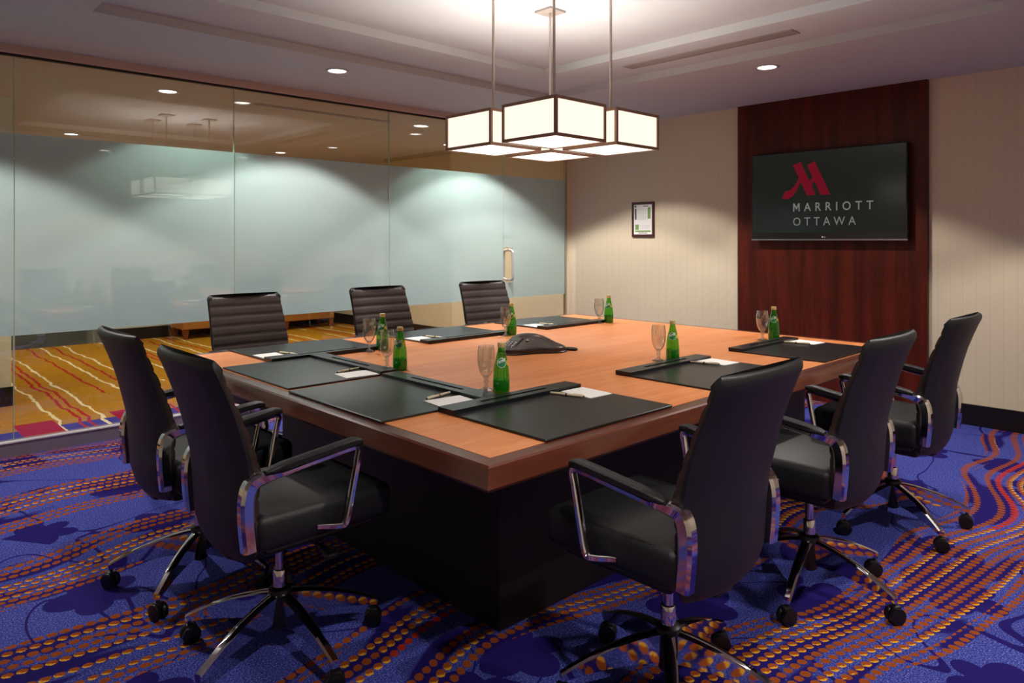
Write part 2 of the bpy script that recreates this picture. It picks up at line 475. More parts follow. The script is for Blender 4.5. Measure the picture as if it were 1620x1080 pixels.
# --- glass wall
struct(MB().box(UN, UW, VG - 0.03, VG + 0.05, 0, 0.088).build('trim_1', 'sill'), 'low grey metal sill under the glass wall', 'sill')
M['pull'] = plain('satin_aluminium', (222, 222, 222), 0.3, 0.5, var=0.01)
M['sill_glint'] = plain('sill_highlight_paint', (232, 230, 234), 0.35, 0.2, var=0.01)
MB().box(UN, UW - 0.07, VG - 0.036, VG - 0.002, 0.086, 0.094).build('sill_highlight', 'sill_glint', bpy.data.objects['trim_1'], smooth=0)  # pale strip that paints the bright highlight along the sill's top edge
struct(B(UN, UW, VG - 0.006, VG + 0.02, 2.488, 2.502).build('trim_2', 'black'), 'thin black track along the top of the glass', 'trim')
struct(B(UN, UW, VG - 0.05, VG + 0.06, 2.502, 2.75).build('trim_3', 'header', smooth=0), 'narrow pinkish header strip above the glass', 'trim')
struct(B(UW - 0.07, UW - 0.045, VG - 0.012, VG + 0.022, 0.088, 2.488).build('trim_4', 'steel'), 'slim grey post where the glass door meets the wall', 'post')
seams = [-0.56, 0.828, 2.212, 3.606, 4.991]
FZ0, FZ1 = 0.745, 2.006
edges = [UN] + seams
for i in range(len(edges)):
    a = edges[i] + 0.003
    b_ = (edges[i + 1] if i + 1 < len(edges) else UW - 0.07) - 0.003
    door = i == len(edges) - 1
    z0 = 0.098 if door else 0.088
    p = B(a, b_, VG, VG + 0.011, z0, 2.488).build('door_1' if door else 'window_%d' % (i + 1), 'pane', smooth=0)
    lab = ['glass pane outside the left edge of the picture', 'leftmost glass pane with frosted band', 'wide glass pane with frosted band reflecting the pendant lamp',
           'glass pane with frosted band behind the middle brown chair', 'glass pane with frosted band left of the glass door', 'frosted glass door with chrome pull handle'][i]
    struct(p, lab, 'door' if door else 'window')
    f = MB()
    if door:
        f.box(a + 0.13, b_, VG - 0.0016, VG - 0.0002, FZ0, FZ1).box(a, a + 0.13, VG - 0.0016, VG - 0.0002, FZ0, 0.905).box(a, a + 0.13, VG - 0.0016, VG - 0.0002, 1.265, FZ1)
    else:
        f.box(a, b_, VG - 0.0016, VG - 0.0002, FZ0, FZ1)
    f.build('frosted_band', 'frost', p, smooth=0)
    if not door:
        B(b_ - 0.002, b_ + 0.003, VG, VG + 0.011, z0, 2.488).build('pane_edge', 'joint', p, smooth=0)
    else:
        hx = a + 0.075
        for sgn in (-1, 1):
            y0 = VG - 0.002 if sgn < 0 else VG + 0.012
            off = 0.062 * sgn
            pts = [(hx, y0, 0.93)] + [(hx, y0 + off * (1 - math.cos(t)) if False else y0 + off * math.sin(t), 0.955 - 0.025 * math.cos(t)) for t in (0.3, 0.8, 1.2, 1.57)]
            pts += [(hx, y0 + off, z) for z in (1.0, 1.1, 1.18)] + [(hx, y0 + off * math.sin(t), 1.215 + 0.025 * math.cos(t)) for t in (1.57, 1.2, 0.8, 0.3)] + [(hx, y0, 1.24)]
            h = MB().tube(pts, 0.0145, 12).build('pull_handle', 'pull', p)

# ================================================================== LOBBY BEYOND THE GLASS
struct(B(1.06, UW, VG + 0.06, 10.5, -0.05, 0.0).build('floor_lobby', 'gold_carpet', smooth=0), 'gold carpet with white and red wavy stripes beyond the glass', 'floor')
struct(B(UN, 1.06, VG + 0.06, 7.0, -0.05, 0.0).build('floor_passage', 'gold_carpet', smooth=0), 'gold carpet at the foot of the glass on the left', 'floor')
struct(B(1.06, UW, 10.5, 14.0, -0.05, 0.0).build('floor_stone', 'stone', smooth=0), 'dark polished stone floor far behind the gold carpet', 'floor')
LZ = 2.5
struct(B(UN, UW + 0.1, VG + 0.06, 14.0, LZ, LZ + 0.1).build('ceiling_lobby', 'lobby_ceiling', smooth=0), 'dim warm ceiling of the lobby beyond the glass', 'ceiling')
struct(B(2.62, UW, BV, BV + 0.12, 0, LZ).build('wall_back', 'lobby_wall', smooth=0), 'cream lobby wall behind the bench', 'wall')
struct(MB().box(2.62, UW, BV - 0.02, BV, 0, 0.155).build('baseboard_back', 'dark_base'), 'dark baseboard on the lobby wall behind the bench', 'baseboard')
struct(MB().box(UW - 0.02, UW, VG + 0.09, BV - 0.02, 0, 0.155).build('baseboard_right', 'dark_base'), 'dark baseboard along the right side of the lobby', 'baseboard')
struct(MB().box(UN, 1.06, 7.0, 14.0, 0, LZ).build('wall_corner', 'lobby_wall', smooth=0), 'cream corner of the lobby wall at the left edge', 'wall')
struct(MB().box(UN, 1.075, 6.985, 7.0, 0, 0.155).build('baseboard_corner', 'dark_base'), 'dark baseboard on the lobby corner at the left edge', 'baseboard')
struct(B(1.06, 3.2, 14.0, 14.1, 0, LZ).build('wall_deep', 'stone', smooth=0), 'grey wall far beyond the stone floor', 'wall')
struct(B(UN - 0.12, UN, VG + 0.06, 7.0, 0, LZ).build('wall_passage', 'lobby_wall', smooth=0), 'cream end wall of the passage outside the glass', 'wall')
struct(B(3.2, 3.3, BV + 0.12, 14.1, 0, LZ).build('wall_side', 'lobby_wall', smooth=0), 'cream side wall beyond the stone floor', 'wall')

# ================================================================== LIGHT FITTINGS
def downlight(u, v, z, watts, label, lens, cat='light', col=(1, 0.94, 0.87), grp='room downlights'):
    r = empty('downlight', (u, v, z))
    tag(r, label, 'ceiling light', grp)
    MB().lathe([(0.062, -0.001), (0.084, -0.001), (0.084, -0.006), (0.078, -0.008), (0.064, -0.004), (0.062, -0.001)], 28, cap=False).build('trim_ring', 'ring', r)
    MB().lathe([(0.063, -0.0015), (0.063, 0.0)], 28).build('lens', lens, r)
    l = bpy.data.lights.new('downlight_beam', 'SPOT'); l.energy = watts; l.color = col; l.shadow_soft_size = 0.05
    l.spot_size = math.radians(114); l.spot_blend = 0.2
    lo = bpy.data.objects.new('downlight_beam', l); COL.objects.link(lo); lo.parent = r; lo.location = (0, 0, -0.012)
    return r
RD = [(0.42, 4.4, 'round recessed downlight beyond the top left corner near the glass'), (2.62, 4.56, 'round recessed downlight in the ceiling above the middle of the glass wall'),
      (4.55, 4.6, 'round recessed downlight behind the pendant lamp near the glass door'), (4.82, 4.1, 'round recessed downlight hidden by the pendant near the framed notice'),
      (4.74, 2.39, 'round recessed downlight in the ceiling in front of the dark panel'), (4.35, 0.5, 'round recessed downlight beyond the top right corner'),
      (2.66, 0.0, 'round recessed downlight above the right-hand row of chairs'), (0.75, 0.3, 'added unseen downlight brightening the near corner of the table')]  # the last one is an added, unseen lamp to lift the near table corner
for u, v, lab in RD: downlight(u, v, ZC, ROOM_SPOT * (0.70 if u > 4.6 and v < 4.5 else 1.0), lab, 'lens')
for u, v, lab in [(-0.53, 5.88, 'lobby downlight beyond the glass outside the left edge of the picture'), (1.9, 5.88, 'lobby downlight just beyond the glass, upper left'), (1.9, 12.1, 'added lobby lamp brightening the stone floor, hidden by the frosted band'), (5.42, 6.8, 'added lobby lamp brightening the wall beyond the door, hidden by the pendant'), (4.32, 5.88, 'lobby downlight just beyond the glass left of the pendant'),  # the two hidden lamps, stone floor and door, are added to brighten those spots
                  (1.9, 8.97, 'small far lobby downlight at the left above the frosted band'), (4.3, 8.95, 'small far lobby downlight in the middle above the frosted band')]:
    downlight(u, v, LZ, LOBBY_SPOT, lab, 'lobby_lens', col=(1, 0.92, 0.8), grp='lobby downlights')

# slot diffusers
def slot_vent(name, a, b_, v0, v1, z, label, alongv, n=4):
    r = empty(name, ((a + b_) / 2, (v0 + v1) / 2, z)); tag(r, label, 'air vent')
    L, W = (b_ - a) / 2, (v1 - v0) / 2
    MB().box(-L, L, -W, W, -0.0005, 0.0).build('backing', 'black', r)
    fm = MB()
    t = 0.012
    fm.box(-L, L, -W, -W + t, -0.006, -0.0005).box(-L, L, W - t, W, -0.006, -0.0005).box(-L, -L + t, -W + t, W - t, -0.006, -0.0005).box(L - t, L, -W + t, W - t, -0.006, -0.0005)
    fm.build('frame', 'vent', r)
    for k in range(n):
        if alongv:
            x = -L + t + (2 * L - 2 * t) * (k + 1) / (n + 1); B(x - 0.006, x + 0.006, -W + t, W - t, -0.005, -0.001).build('slat', 'vent', r)
        else:
            y = -W + t + (2 * W - 2 * t) * (k + 1) / (n + 1); B(-L + t, L - t, y - 0.006, y + 0.006, -0.005, -0.001).build('slat', 'vent', r)
slot_vent('slot_vent', 4.16, 4.27, 1.94, 3.2, Z2, 'long slatted air vent in the ceiling tray above the screen', True)
slot_vent('slot_vent', 2.6, 3.95, 5.86, 5.93, LZ, 'long thin air slot in the lobby ceiling behind the glass', False, 1)
sp = empty('sprinkler', (3.62, 5.92, LZ)); tag(sp, 'small round sprinkler plate in the lobby ceiling beside a pane edge', 'sprinkler')
MB().lathe([(0.035, -0.008), (0.04, -0.004), (0.04, 0)], 20).build('plate', 'vent', sp); MB().lathe([(0.012, -0.02), (0.014, -0.008)], 12).build('head', 'steel', sp)

# pendant
PC = (2.77, 2.60); PO = 0.22; PS = 0.18; PZ0, PZ1 = 1.816, 2.0
pend = empty('pendant_lamp', (PC[0], PC[1], PZ0))
tag(pend, 'large pendant lamp of four glowing square shades above the table', 'pendant lamp')
PHT = PZ1 - PZ0
def frame_mesh():
    m = MB(); s = PS; t = 0.014; h = PHT
    for sx in (-1, 1):
        for sy in (-1, 1):
            x0, x1 = sorted((sx * s, sx * (s - t))); y0, y1 = sorted((sy * s, sy * (s - t))); m.box(x0, x1, y0, y1, 0, h)
    for z0, z1 in ((0, t), (h - t, h)):
        for sy in (-1, 1):
            y0, y1 = sorted((sy * s, sy * (s - t))); m.box(-s + t, s - t, y0, y1, z0, z1); m.box(y0, y1, -s + t, s - t, z0, z1)
    m.box(-s + t, s - t, -0.006, 0.006, h - t, h - 0.004)
    return m
for sx, sy in ((-1, -1), (-1, 1), (1, -1), (1, 1)):
    fo = frame_mesh().build('shade_frame', 'frame_metal', pend, smooth=0); fo.location = (sx * PO, sy * PO, 0)
    q = PS - 0.007; e = PS - 0.011
    for ax, sg in (('x', -1), ('x', 1), ('y', -1), ('y', 1)):
        a, b_ = sorted((sg * q, sg * (q - 0.003)))
        (B(a, b_, -e, e, 0.011, PHT - 0.011) if ax == 'x' else B(-e, e, a, b_, 0.011, PHT - 0.011)).build('lit_panel', 'lamp_panel', fo, smooth=0)
    B(-e, e, -e, e, 0.003, 0.006).build('bottom_diffuser', 'lamp_bottom', fo, smooth=0)
    bl_ = bpy.data.lights.new('bulb', 'POINT'); bl_.energy = PENDANT_BULB; bl_.color = (1, 0.9, 0.8); bl_.shadow_soft_size = 0.04
    bo = bpy.data.objects.new('bulb', bl_); COL.objects.link(bo); bo.parent = fo; bo.location = (0, 0.06, PHT * 0.55)
    rod = MB().tube([(0, 0, PHT - 0.011), (0, 0, Z3 - PZ0 - 0.012)], 0.0075, 10).lathe([(0.012, PHT - 0.006), (0.012, PHT + 0.03)], 12).build('rod', 'rod', pend)
    rod.location = (sx * PO, sy * PO, 0)
    cn = B(-0.064, 0.064, -0.064, 0.064, Z3 - PZ0 - 0.012, Z3 - PZ0).build('canopy_plate', 'vent', pend, smooth=0); cn.location = (sx * PO, sy * PO, 0)
MB().box(-PO + PS, PO - PS, -0.012, 0.012, 0.05, 0.075).box(-0.012, 0.012, -PO + PS, PO - PS, 0.05, 0.075).build('cross_connector', 'frame_metal', pend)

# ================================================================== TABLE
TU0, TU1, TV0, TV1, TZ = 1.262, 4.415, 1.415, 3.90, 0.74
tb = empty('conference_table', ((TU0 + TU1) / 2, (TV0 + TV1) / 2, 0)); tag(tb, 'large conference table with honey wood top and dark mitred edge', 'table')
hx, hy = (TU1 - TU0) / 2, (TV1 - TV0) / 2
TW = 0.055
B(-hx + TW, hx - TW, -hy + TW, hy - TW, 0.70, TZ).build('tabletop', 'inlay', tb, smooth=0)
def trim_seg(L, H):
    """mitred strip along +x at y = -H; profile across y"""
    prof = [(TW, TZ - 0.0008), (0.006, TZ - 0.0008), (0.0, TZ - 0.006), (-0.012, TZ - 0.058), (-0.008, TZ - 0.066), (TW, TZ - 0.066)]   # inward offset, z
    rings = []
    for sx in (-1, 1):
        rings.append([(sx * (L - d), -(H - d), z) for d, z in prof])
    return MB().loft(rings)
for k in range(4):
    L, H = (hx, hy) if k % 2 == 0 else (hy, hx)
    o = trim_seg(L, H).build('edge_trim', 'trim_u', tb, smooth=30); o.rotation_euler = (0, 0, k * PI / 2)
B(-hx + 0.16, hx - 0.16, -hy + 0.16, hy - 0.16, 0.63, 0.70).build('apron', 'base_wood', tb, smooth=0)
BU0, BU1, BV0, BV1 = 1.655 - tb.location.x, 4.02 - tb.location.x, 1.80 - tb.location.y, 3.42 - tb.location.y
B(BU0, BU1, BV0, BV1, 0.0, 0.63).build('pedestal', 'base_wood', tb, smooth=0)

# ================================================================== CHAIRS
YB = [(0.365, -0.165), (0.40, -0.185), (0.46, -0.20), (0.56, -0.205), (0.667, -0.212), (0.76, -0.232), (0.84, -0.255), (0.93, -0.288), (1.0, -0.320)]
YF = [(0.365, -0.155), (0.40, -0.16), (0.5, -0.162), (0.60, -0.160), (0.675, -0.160), (0.76, -0.186), (0.83, -0.212), (0.93, -0.252), (1.0, -0.280)]
HW = [(0.388, 0.155), (0.394, 0.182), (0.406, 0.200), (0.43, 0.214), (0.47, 0.221), (0.60, 0.224), (0.655, 0.230), (0.70, 0.238), (0.8, 0.236), (0.92, 0.231), (0.99, 0.229), (1.0, 0.222)]
def sag(t): return 0.026 * (1 - t * t)
def back_shell():
    rings = []; nx = 10
    zs = [0.388, 0.391, 0.396, 0.406, 0.425, 0.46, 0.52, 0.6, 0.667, 0.72, 0.78, 0.84, 0.9, 0.95, 0.982, 0.995, 1.003, 1.007]
    for z in zs:
        w = interp(HW, z); yb = interp(YB, z); yf = interp(YF, z); mid = yb + (yf - yb) * 0.45
        if z > 0.97: mid = yb + (yf - yb) * 0.9
        q = {0.995: 0.25, 1.003: 0.5, 1.007: 0.8}.get(z, 0); yb, mid = yb + (mid - yb) * q * 0.5, mid - (mid - yb) * q * 0.5
        w -= 0.006 * q
        ring = []
        for i in range(nx + 1):
            t = -1 + 2 * i / nx; ed = 0.010 * max(0, (abs(t) - 0.8) / 0.2) ** 2
            ring.append((t * w, yb - sag(t) + ed, z))
        for i in range(nx + 1):
            t = 1 - 2 * i / nx; ring.append((t * w, mid - sag(t), z))
        rings.append(ring)
    return MB().loft(rings)
def back_pad():
    """front cushion with stitched horizontal channels"""
    rings = []; nx = 10; n_rib = 10; zb, zt = 0.42, 0.992; K = 6
    for r in range(n_rib):
        for k in range(K + (1 if r == n_rib - 1 else 0)):
            s = k / K; z = zb + (zt - zb) * (r + s) / n_rib
            bul = math.sqrt(max(0.0, 1 - (2 * s - 1) ** 2 * 0.995)) if 0 < s < 1 else 0.0
            bul = bul ** 0.7
            w = interp(HW, z) - 0.005 + 0.0015 * bul; yb = interp(YB, z); yf = interp(YF, z); mid = yb + (yf - yb) * 0.42
            ring = []
            for i in range(nx + 1):
                t = -1 + 2 * i / nx; ring.append((t * w, mid - sag(t), z))
            for i in range(nx + 1):
                t = 1 - 2 * i / nx; ed = max(0, (abs(t) - 0.8) / 0.2) ** 2
                ring.append((t * w, yf - 0.004 + 0.0045 * bul - sag(t) - 0.008 * ed, z))
            rings.append(ring)
    return MB().loft(rings)
def flatbar(path, xs, wx, th):
    """bar swept along a path in the yz plane; xs x centre, wx half-width in x, th half thickness in plane"""
    rings = []
    for i, p in enumerate(path):
        d = (path[min(i + 1, len(path) - 1)] - path[max(i - 1, 0)]).normalized(); n = Vector((0, -d.z, d.y))
        x = xs[i] if isinstance(xs, list) else xs; w = wx[i] if isinstance(wx, list) else wx; t = th[i] if isinstance(th, list) else th
        ring = []
        for a, b_ in ((-1, -.6), (-.6, -1), (.6, -1), (1, -.6), (1, .6), (.6, 1), (-.6, 1), (-1, .6)):
            ring.append((x + a * w, p.y + n.y * b_ * t, p.z + n.z * b_ * t))
        rings.append(ring)
    return MB().loft(rings)
def caster_meshes():
    fork = MB().tube([(0, 0, 0.088), (0, 0, 0.058)], 0.006, 8)
    fork.bbox(-0.014, 0.014, -0.012, 0.022, 0.040, 0.064, 0.006)
    wheel = MB()
    for s in (-1, 1):
        ring = []
        prof = [(0.010, 0.0), (0.024, 0.0), (0.029, 0.005), (0.030, 0.012), (0.029, 0.017), (0.020, 0.019), (0.004, 0.0195)]
        rings = [[(s * (0.0035 + t), 0.004 + r * math.cos(2 * PI * i / 20), 0.030 + r * math.sin(2 * PI * i / 20)) for i in range(20)] for r, t in prof]
        wheel.loft(rings)
    return fork, wheel
def leg_mesh():
    """one arm of the star base along +x: a deep thin blade that arches down to the caster"""
    rings = []
    N = 9
    for i in range(N):
        t = i / (N - 1); x = 0.026 + t * 0.300
        top = 0.196 - 0.035 * t - 0.064 * t ** 2.0; bot = 0.098 + 0.02 * t - 0.046 * t * t
        if bot > top - 0.016: bot = top - 0.016
        w = 0.021 - 0.007 * t; wb = 0.006 + 0.003 * t
        rings.append([(x, -wb, bot), (x, wb, bot), (x, w * .95, top - 0.006), (x, w * .55, top), (x, -w * .55, top), (x, -w * .95, top - 0.006)])
    return MB().loft(rings)
def make_chair():
    r = empty('office_chair')
    MB().bbox(-0.232, 0.232, -0.178, 0.285, 0.43, 0.54, 0.028, 3).build('seat', 'leather', r, smooth=50)
    MB().bbox(-0.20, 0.20, -0.14, 0.23, 0.405, 0.432, 0.012).build('seat_pan', 'plastic', r)
    back_shell().build('back_shell', 'leather', r, smooth=50)
    back_pad().build('back_cushion', 'leather_brown', r, smooth=70)
    for s in (-1, 1):
        ctrl = [(0, 0.005, 0.468), (0, 0.06, 0.466), (0, 0.083, 0.478), (0, 0.10, 0.55), (0, 0.122, 0.66), (0, 0.128, 0.692), (0, 0.108, 0.699), (0, 0.0, 0.684), (0, -0.10, 0.669), (0, -0.155, 0.659),
                (0, -0.192, 0.643), (0, -0.207, 0.605), (0, -0.208, 0.54), (0, -0.200, 0.452)]
        path = smooth_path(ctrl, 4); n = len(path)
        xs = []; wx = []; th = []
        for i, p in enumerate(path):
            rear = max(0.0, min(1.0, (-0.12 - p.y) / 0.07)); tail = max(0.0, min(1.0, (0.07 - p.y) / 0.06)) if p.z < 0.48 and p.y > 0 else 0.0
            xs.append(s * (0.270 + 0.06 * min(p.y, 0.12) - 0.034 * rear - 0.04 * tail)); wx.append(0.012 + 0.009 * rear); th.append(0.008 + 0.013 * rear)
        f = flatbar(path, xs, wx, th).build('arm_frame', 'chrome', r, smooth=40)
        pad = [Vector((0, y, interp([(-0.17, 0.676), (-0.12, 0.685), (0.0, 0.702), (0.108, 0.717), (0.136, 0.712)], y))) for y in (-0.168, -0.15, -0.11, -0.06, 0, 0.06, 0.11, 0.13, 0.137)]
        flatbar(pad, [s * (0.268 + 0.06 * q.y) for q in pad], [0.012, 0.019, 0.021, 0.021, 0.021, 0.021, 0.021, 0.018, 0.012], [0.006, 0.010, 0.0115, 0.012, 0.012, 0.012, 0.0115, 0.010, 0.006]).build('arm_pad', 'leather', f, smooth=60)
        MB().tube([(s * 0.25, -0.168, 0.664), (s * 0.215, -0.172, 0.668)], 0.009, 8).build('back_bolt', 'chrome', f)
    MB().bbox(-0.075, 0.075, -0.13, 0.12, 0.345, 0.406, 0.018).bbox(-0.05, 0.05, -0.19, -0.1, 0.36, 0.405, 0.015).build('tilt_mechanism', 'plastic', r)
    MB().tube([(0.06, 0.05, 0.375), (0.16, 0.06, 0.372), (0.2, 0.065, 0.362)], [0.006, 0.006, 0.010], 8).bbox(0.19, 0.235, 0.045, 0.085, 0.352, 0.370, 0.006).build('tilt_lever', 'plastic', r)
    MB().lathe([(0.022, 0.20), (0.022, 0.262), (0.020, 0.266), (0.015, 0.268), (0.015, 0.35)], 18).build('gas_column', 'chrome', r)
    st = MB().lathe([(0.022, 0.075), (0.028, 0.08), (0.033, 0.125), (0.038, 0.19), (0.036, 0.205), (0.025, 0.212)], 20).build('star_hub', 'plastic', r)
    lm = leg_mesh().mesh('base_leg', 40); lm.materials.append(M['chrome'])
    fk, wh = caster_meshes(); fk = fk.mesh('caster_fork', 40); wh = wh.mesh('caster_wheel', 40); fk.materials.append(M['plastic']); wh.materials.append(M['rubber'])
    for k in range(5):
        a = 2 * PI * k / 5
        o = bpy.data.objects.new('base_leg', lm); COL.objects.link(o); o.parent = r; o.rotation_euler = (0, 0, a); o['star'] = 1
        for me, nm in ((fk, 'caster_fork'), (wh, 'caster_wheel')):
            c_ = bpy.data.objects.new(nm, me); COL.objects.link(c_); c_.parent = o; c_.location = (0.318, 0, 0); c_.rotation_euler = (0, 0, 0.7 + k * 1.7)
    return r
proto = make_chair()
CH = [((1.79, 1.21), 0, 1.5, 'black leather swivel chair nearest the camera on the right, in front of the table'),
      ((2.733, 1.205), 0, 47, 'middle black leather swivel chair of the right-hand row'),
      ((3.65, 1.21), 0, 17, 'farthest black leather swivel chair of the right-hand row, by the baseboard'),
      ((1.065, 2.22), -90, 57, 'nearer of the two black chairs at the left end of the table'),
      ((1.065, 2.915), -90, 8, 'farther of the two black chairs at the left end, close to the glass sill'),
      ((1.875, 4.10), 180, 30, 'brown ribbed chair across the table, the leftmost, in front of the lobby bench'),
      ((2.85, 4.10), 180, 50, 'brown ribbed chair across the table, the middle one of three'),
      ((3.83, 4.10), 176, 10, 'brown ribbed chair across the table, nearest the glass door')]
for i, (p, rz, star, lab) in enumerate(CH):
    o = proto if i == 0 else copy_tree(proto)
    o.location = (p[0], p[1], 0); o.rotation_euler = (0, 0, math.radians(rz)); tag(o, lab, 'chair', 'chairs around the conference table')
    k = 0
    for ch in o.children:
        if ch.get('star'):
            ch.rotation_euler = (0, 0, math.radians(star - rz + 72 * k)); k += 1
for o in bpy.data.objects:
    if 'star' in o: del o['star']

# ================================================================== TABLE SETTINGS
BW, BD = 0.66, 0.52
def make_blotter():
    r = empty('desk_blotter')
    MB().bbox(-BW / 2, BW / 2, -BD / 2, BD / 2, 0, 0.008, 0.002, 1).build('pad', 'pad', r)
    h = MB(); y0, y1 = BD / 2 - 0.085, BD / 2; z0, z1 = 0.008, 0.020; sx = 0.17; g0, g1 = y0 + 0.034, y0 + 0.050
    h.box(-BW / 2, BW / 2, y0, g0, z0, z1).box(-BW / 2, BW / 2, g1, y1, z0, z1).box(-BW / 2, -sx, g0, g1, z0, z1).box(sx, BW / 2, g0, g1, z0, z1)
    h.build('header_bar', 'pad', r, smooth=0)
    return r
def make_pen():
    r = empty('pen')
    def ring(x, rad): return [(x, rad * math.cos(2 * PI * i / 12), 0.0052 + rad * math.sin(2 * PI * i / 12)) for i in range(12)]
    MB().loft([ring(x, q) for x, q in ((-0.07, 0.003), (-0.066, 0.0043), (-0.005, 0.0049))]).build('barrel', 'pen', r)
    MB().loft([ring(x, q) for x, q in ((-0.005, 0.0052), (0.001, 0.0052))]).build('ring', 'black', r)
    MB().loft([ring(x, q) for x, q in ((0.001, 0.005), (0.062, 0.0046), (0.068, 0.0035))]).box(0.025, 0.066, -0.001, 0.001, 0.0095, 0.0115).build('cap', 'pen', r)
    MB().loft([ring(x, q) for x, q in ((0.068, 0.0036), (0.072, 0.003))]).build('end_cap', 'black', r)
    return r
PB = [(0.030, 0.0), (0.0325, 0.004), (0.0335, 0.012), (0.0338, 0.03), (0.0332, 0.055), (0.0315, 0.078), (0.0295, 0.098), (0.0262, 0.118), (0.0224, 0.136), (0.0183, 0.152), (0.0152, 0.166), (0.0134, 0.178), (0.0132, 0.186)]
def make_bottle():
    r = empty('water_bottle')
    MB().lathe(PB, 28).build('bottle_glass', 'bottle', r, smooth=60)
    wl = [(a - 0.0025, z + 0.002) for a, z in PB if z < 0.05] + [(0.0305, 0.056)]
    MB().lathe(wl, 24).build('water', 'water', r, smooth=60)
    MB().lathe([(0.0142, 0.181), (0.0148, 0.184), (0.0148, 0.196), (0.0135, 0.199), (0.0, 0.1995)], 24).build('cap', 'gold_cap', r, smooth=40)
    rt = [(z, a) for a, z in PB]
    def wrap(vs, fs, name, mat, off, zc, ang=0.0):
        out = []
        for p in vs:
            z = zc + p[1]; rad = interp(rt, z) + off; a = -PI / 2 + ang + p[0] / interp(rt, zc)
            out.append((rad * math.cos(a), rad * math.sin(a), z))
        return MB().add(out, fs).build(name, mat, r, smooth=60)
    def disc(R, n=24, rings=4, e=0.92):
        vs = [(0, 0)]; fs = []
        for k in range(1, rings + 1):
            for i in range(n):
                a = 2 * PI * i / n; vs.append((R * k / rings * math.cos(a) * e, R * k / rings * math.sin(a)))
        for i in range(n): fs.append((0, 1 + i, 1 + (i + 1) % n))
        for k in range(1, rings):
            for i in range(n):
                j = (i + 1) % n; a0 = 1 + (k - 1) * n; b0 = 1 + k * n; fs.append((a0 + i, b0 + i, b0 + j, a0 + j))
        return vs, fs
    zc = 0.124
    lb = wrap(*disc(0.0205), 'label_rim', 'black', 0.0006, zc)
    wrap(*disc(0.0193), 'label_ring', 'label_white', 0.0009, zc)
    wrap(*disc(0.0172), 'label_disc', 'label_green', 0.0012, zc)
    vs, fs = text_mesh('Perrier', 0.021, 1.0, 0.0006)
    x0 = min(v.x for v in vs); x1 = max(v.x for v in vs)
    sc_ = 0.036 / (x1 - x0)
    wrap([((v.x - (x0 + x1) / 2) * sc_, v.y * 1.0 + 0.001 + (v.x - (x0 + x1) / 2) * 0.25) for v in vs], fs, 'label_lettering', 'label_white', 0.0016, zc)
    vs, fs = disc(0.011, 16, 3, 0.6)
    wrap(vs, fs, 'side_label', 'label_yellow', 0.0006, zc - 0.002, 1.05)
    return r
def make_goblet():
    r = empty('water_goblet')
    bowl = [(0.007, 0.052), (0.018, 0.058), (0.028, 0.075), (0.0342, 0.100), (0.0362, 0.126), (0.0348, 0.152), (0.0312, 0.178)]
    inner = [(a - 0.0013, z + 0.0012) for a, z in bowl][::-1]; inner[0] = (0.0298, 0.178)
    MB().lathe(bowl + inner, 28, cap=False).build('bowl', 'goblet', r, smooth=60)
    MB().lathe([(0.033, 0.0), (0.033, 0.002), (0.022, 0.006), (0.010, 0.011), (0.0072, 0.020), (0.0078, 0.028), (0.0115, 0.035), (0.0085, 0.042), (0.0105, 0.048), (0.0135, 0.056), (0.004, 0.058)], 24).build('stem_and_foot', 'stem', r, smooth=60)
    return r
SET = [('A', (1.865, 1.725), 0, 'at the near right place by the corner'), ('B', (2.87, 1.735), 0, 'at the middle right place'),
       ('C', (3.85, 1.735), 0, 'at the far right place near the dark panel'), ('D', (1.565, 2.318), -90, 'at the left end, nearer place'),
       ('E', (1.585, 3.02), -90, 'at the left end, farther place'), ('F', (1.89, 3.60), 180, 'before the leftmost brown chair'),
       ('G', (2.83, 3.58), 180, 'before the middle brown chair'), ('H', (3.80, 3.57), 180, 'before the brown chair by the door')]
bl0 = make_blotter(); pen0 = make_pen(); note0 = None
for i, (k, p, rz, where) in enumerate(SET):
    b_ = bl0 if i == 0 else copy_tree(bl0)
    b_.location = (p[0], p[1], TZ); b_.rotation_euler = (0, 0, math.radians(rz)); tag(b_, 'black leather desk blotter ' + where, 'desk blotter', 'black desk blotters on the table')
    R = Matrix.Rotation(math.radians(rz), 3, 'Z')
    jx, jy, ja = random.uniform(-.008, .008), random.uniform(-.008, .008), random.uniform(-.06, .06)
    q = R @ Vector((0.262 + jx, 0.092 + jy, 0))
    if note0 is None:
        note0 = MB().box(-0.062, 0.062, -0.078, 0.078, 0.0, 0.0022).build('notepad', 'white_paper', smooth=0); n_ = note0
    else:
        n_ = note0.copy(); COL.objects.link(n_)
    n_.location = (p[0] + q.x, p[1] + q.y, TZ + 0.0081); n_.rotation_euler = (0, 0, math.radians(rz) + ja - 0.06); tag(n_, 'small white notepad on the blotter ' + where, 'notepad', 'white notepads')
    q = R @ Vector((0.168 + jx, 0.108 + jy, 0))
    pn = pen0 if i == 0 else copy_tree(pen0)
    pn.location = (p[0] + q.x, p[1] + q.y, TZ + 0.0081); pn.rotation_euler = (0, 0, math.radians(rz) - PI / 2 + 0.28 + ja); tag(pn, 'champagne metal pen beside the notepad ' + where, 'pen', 'pens on the blotters')
BT = [((2.191, 3.33), 'opposite the leftmost brown chair'), ((1.908, 2.754), 'at the left end of the table, farther place'), ((3.139, 3.30), 'at the middle brown chair'),
      ((1.904, 2.059), 'nearest the camera at the table corner'), ((4.112, 3.292), 'at the brown chair by the glass door'), ((3.049, 2.035), 'at the middle right place'), ((4.133, 2.04), 'at the far right place before the dark panel')]
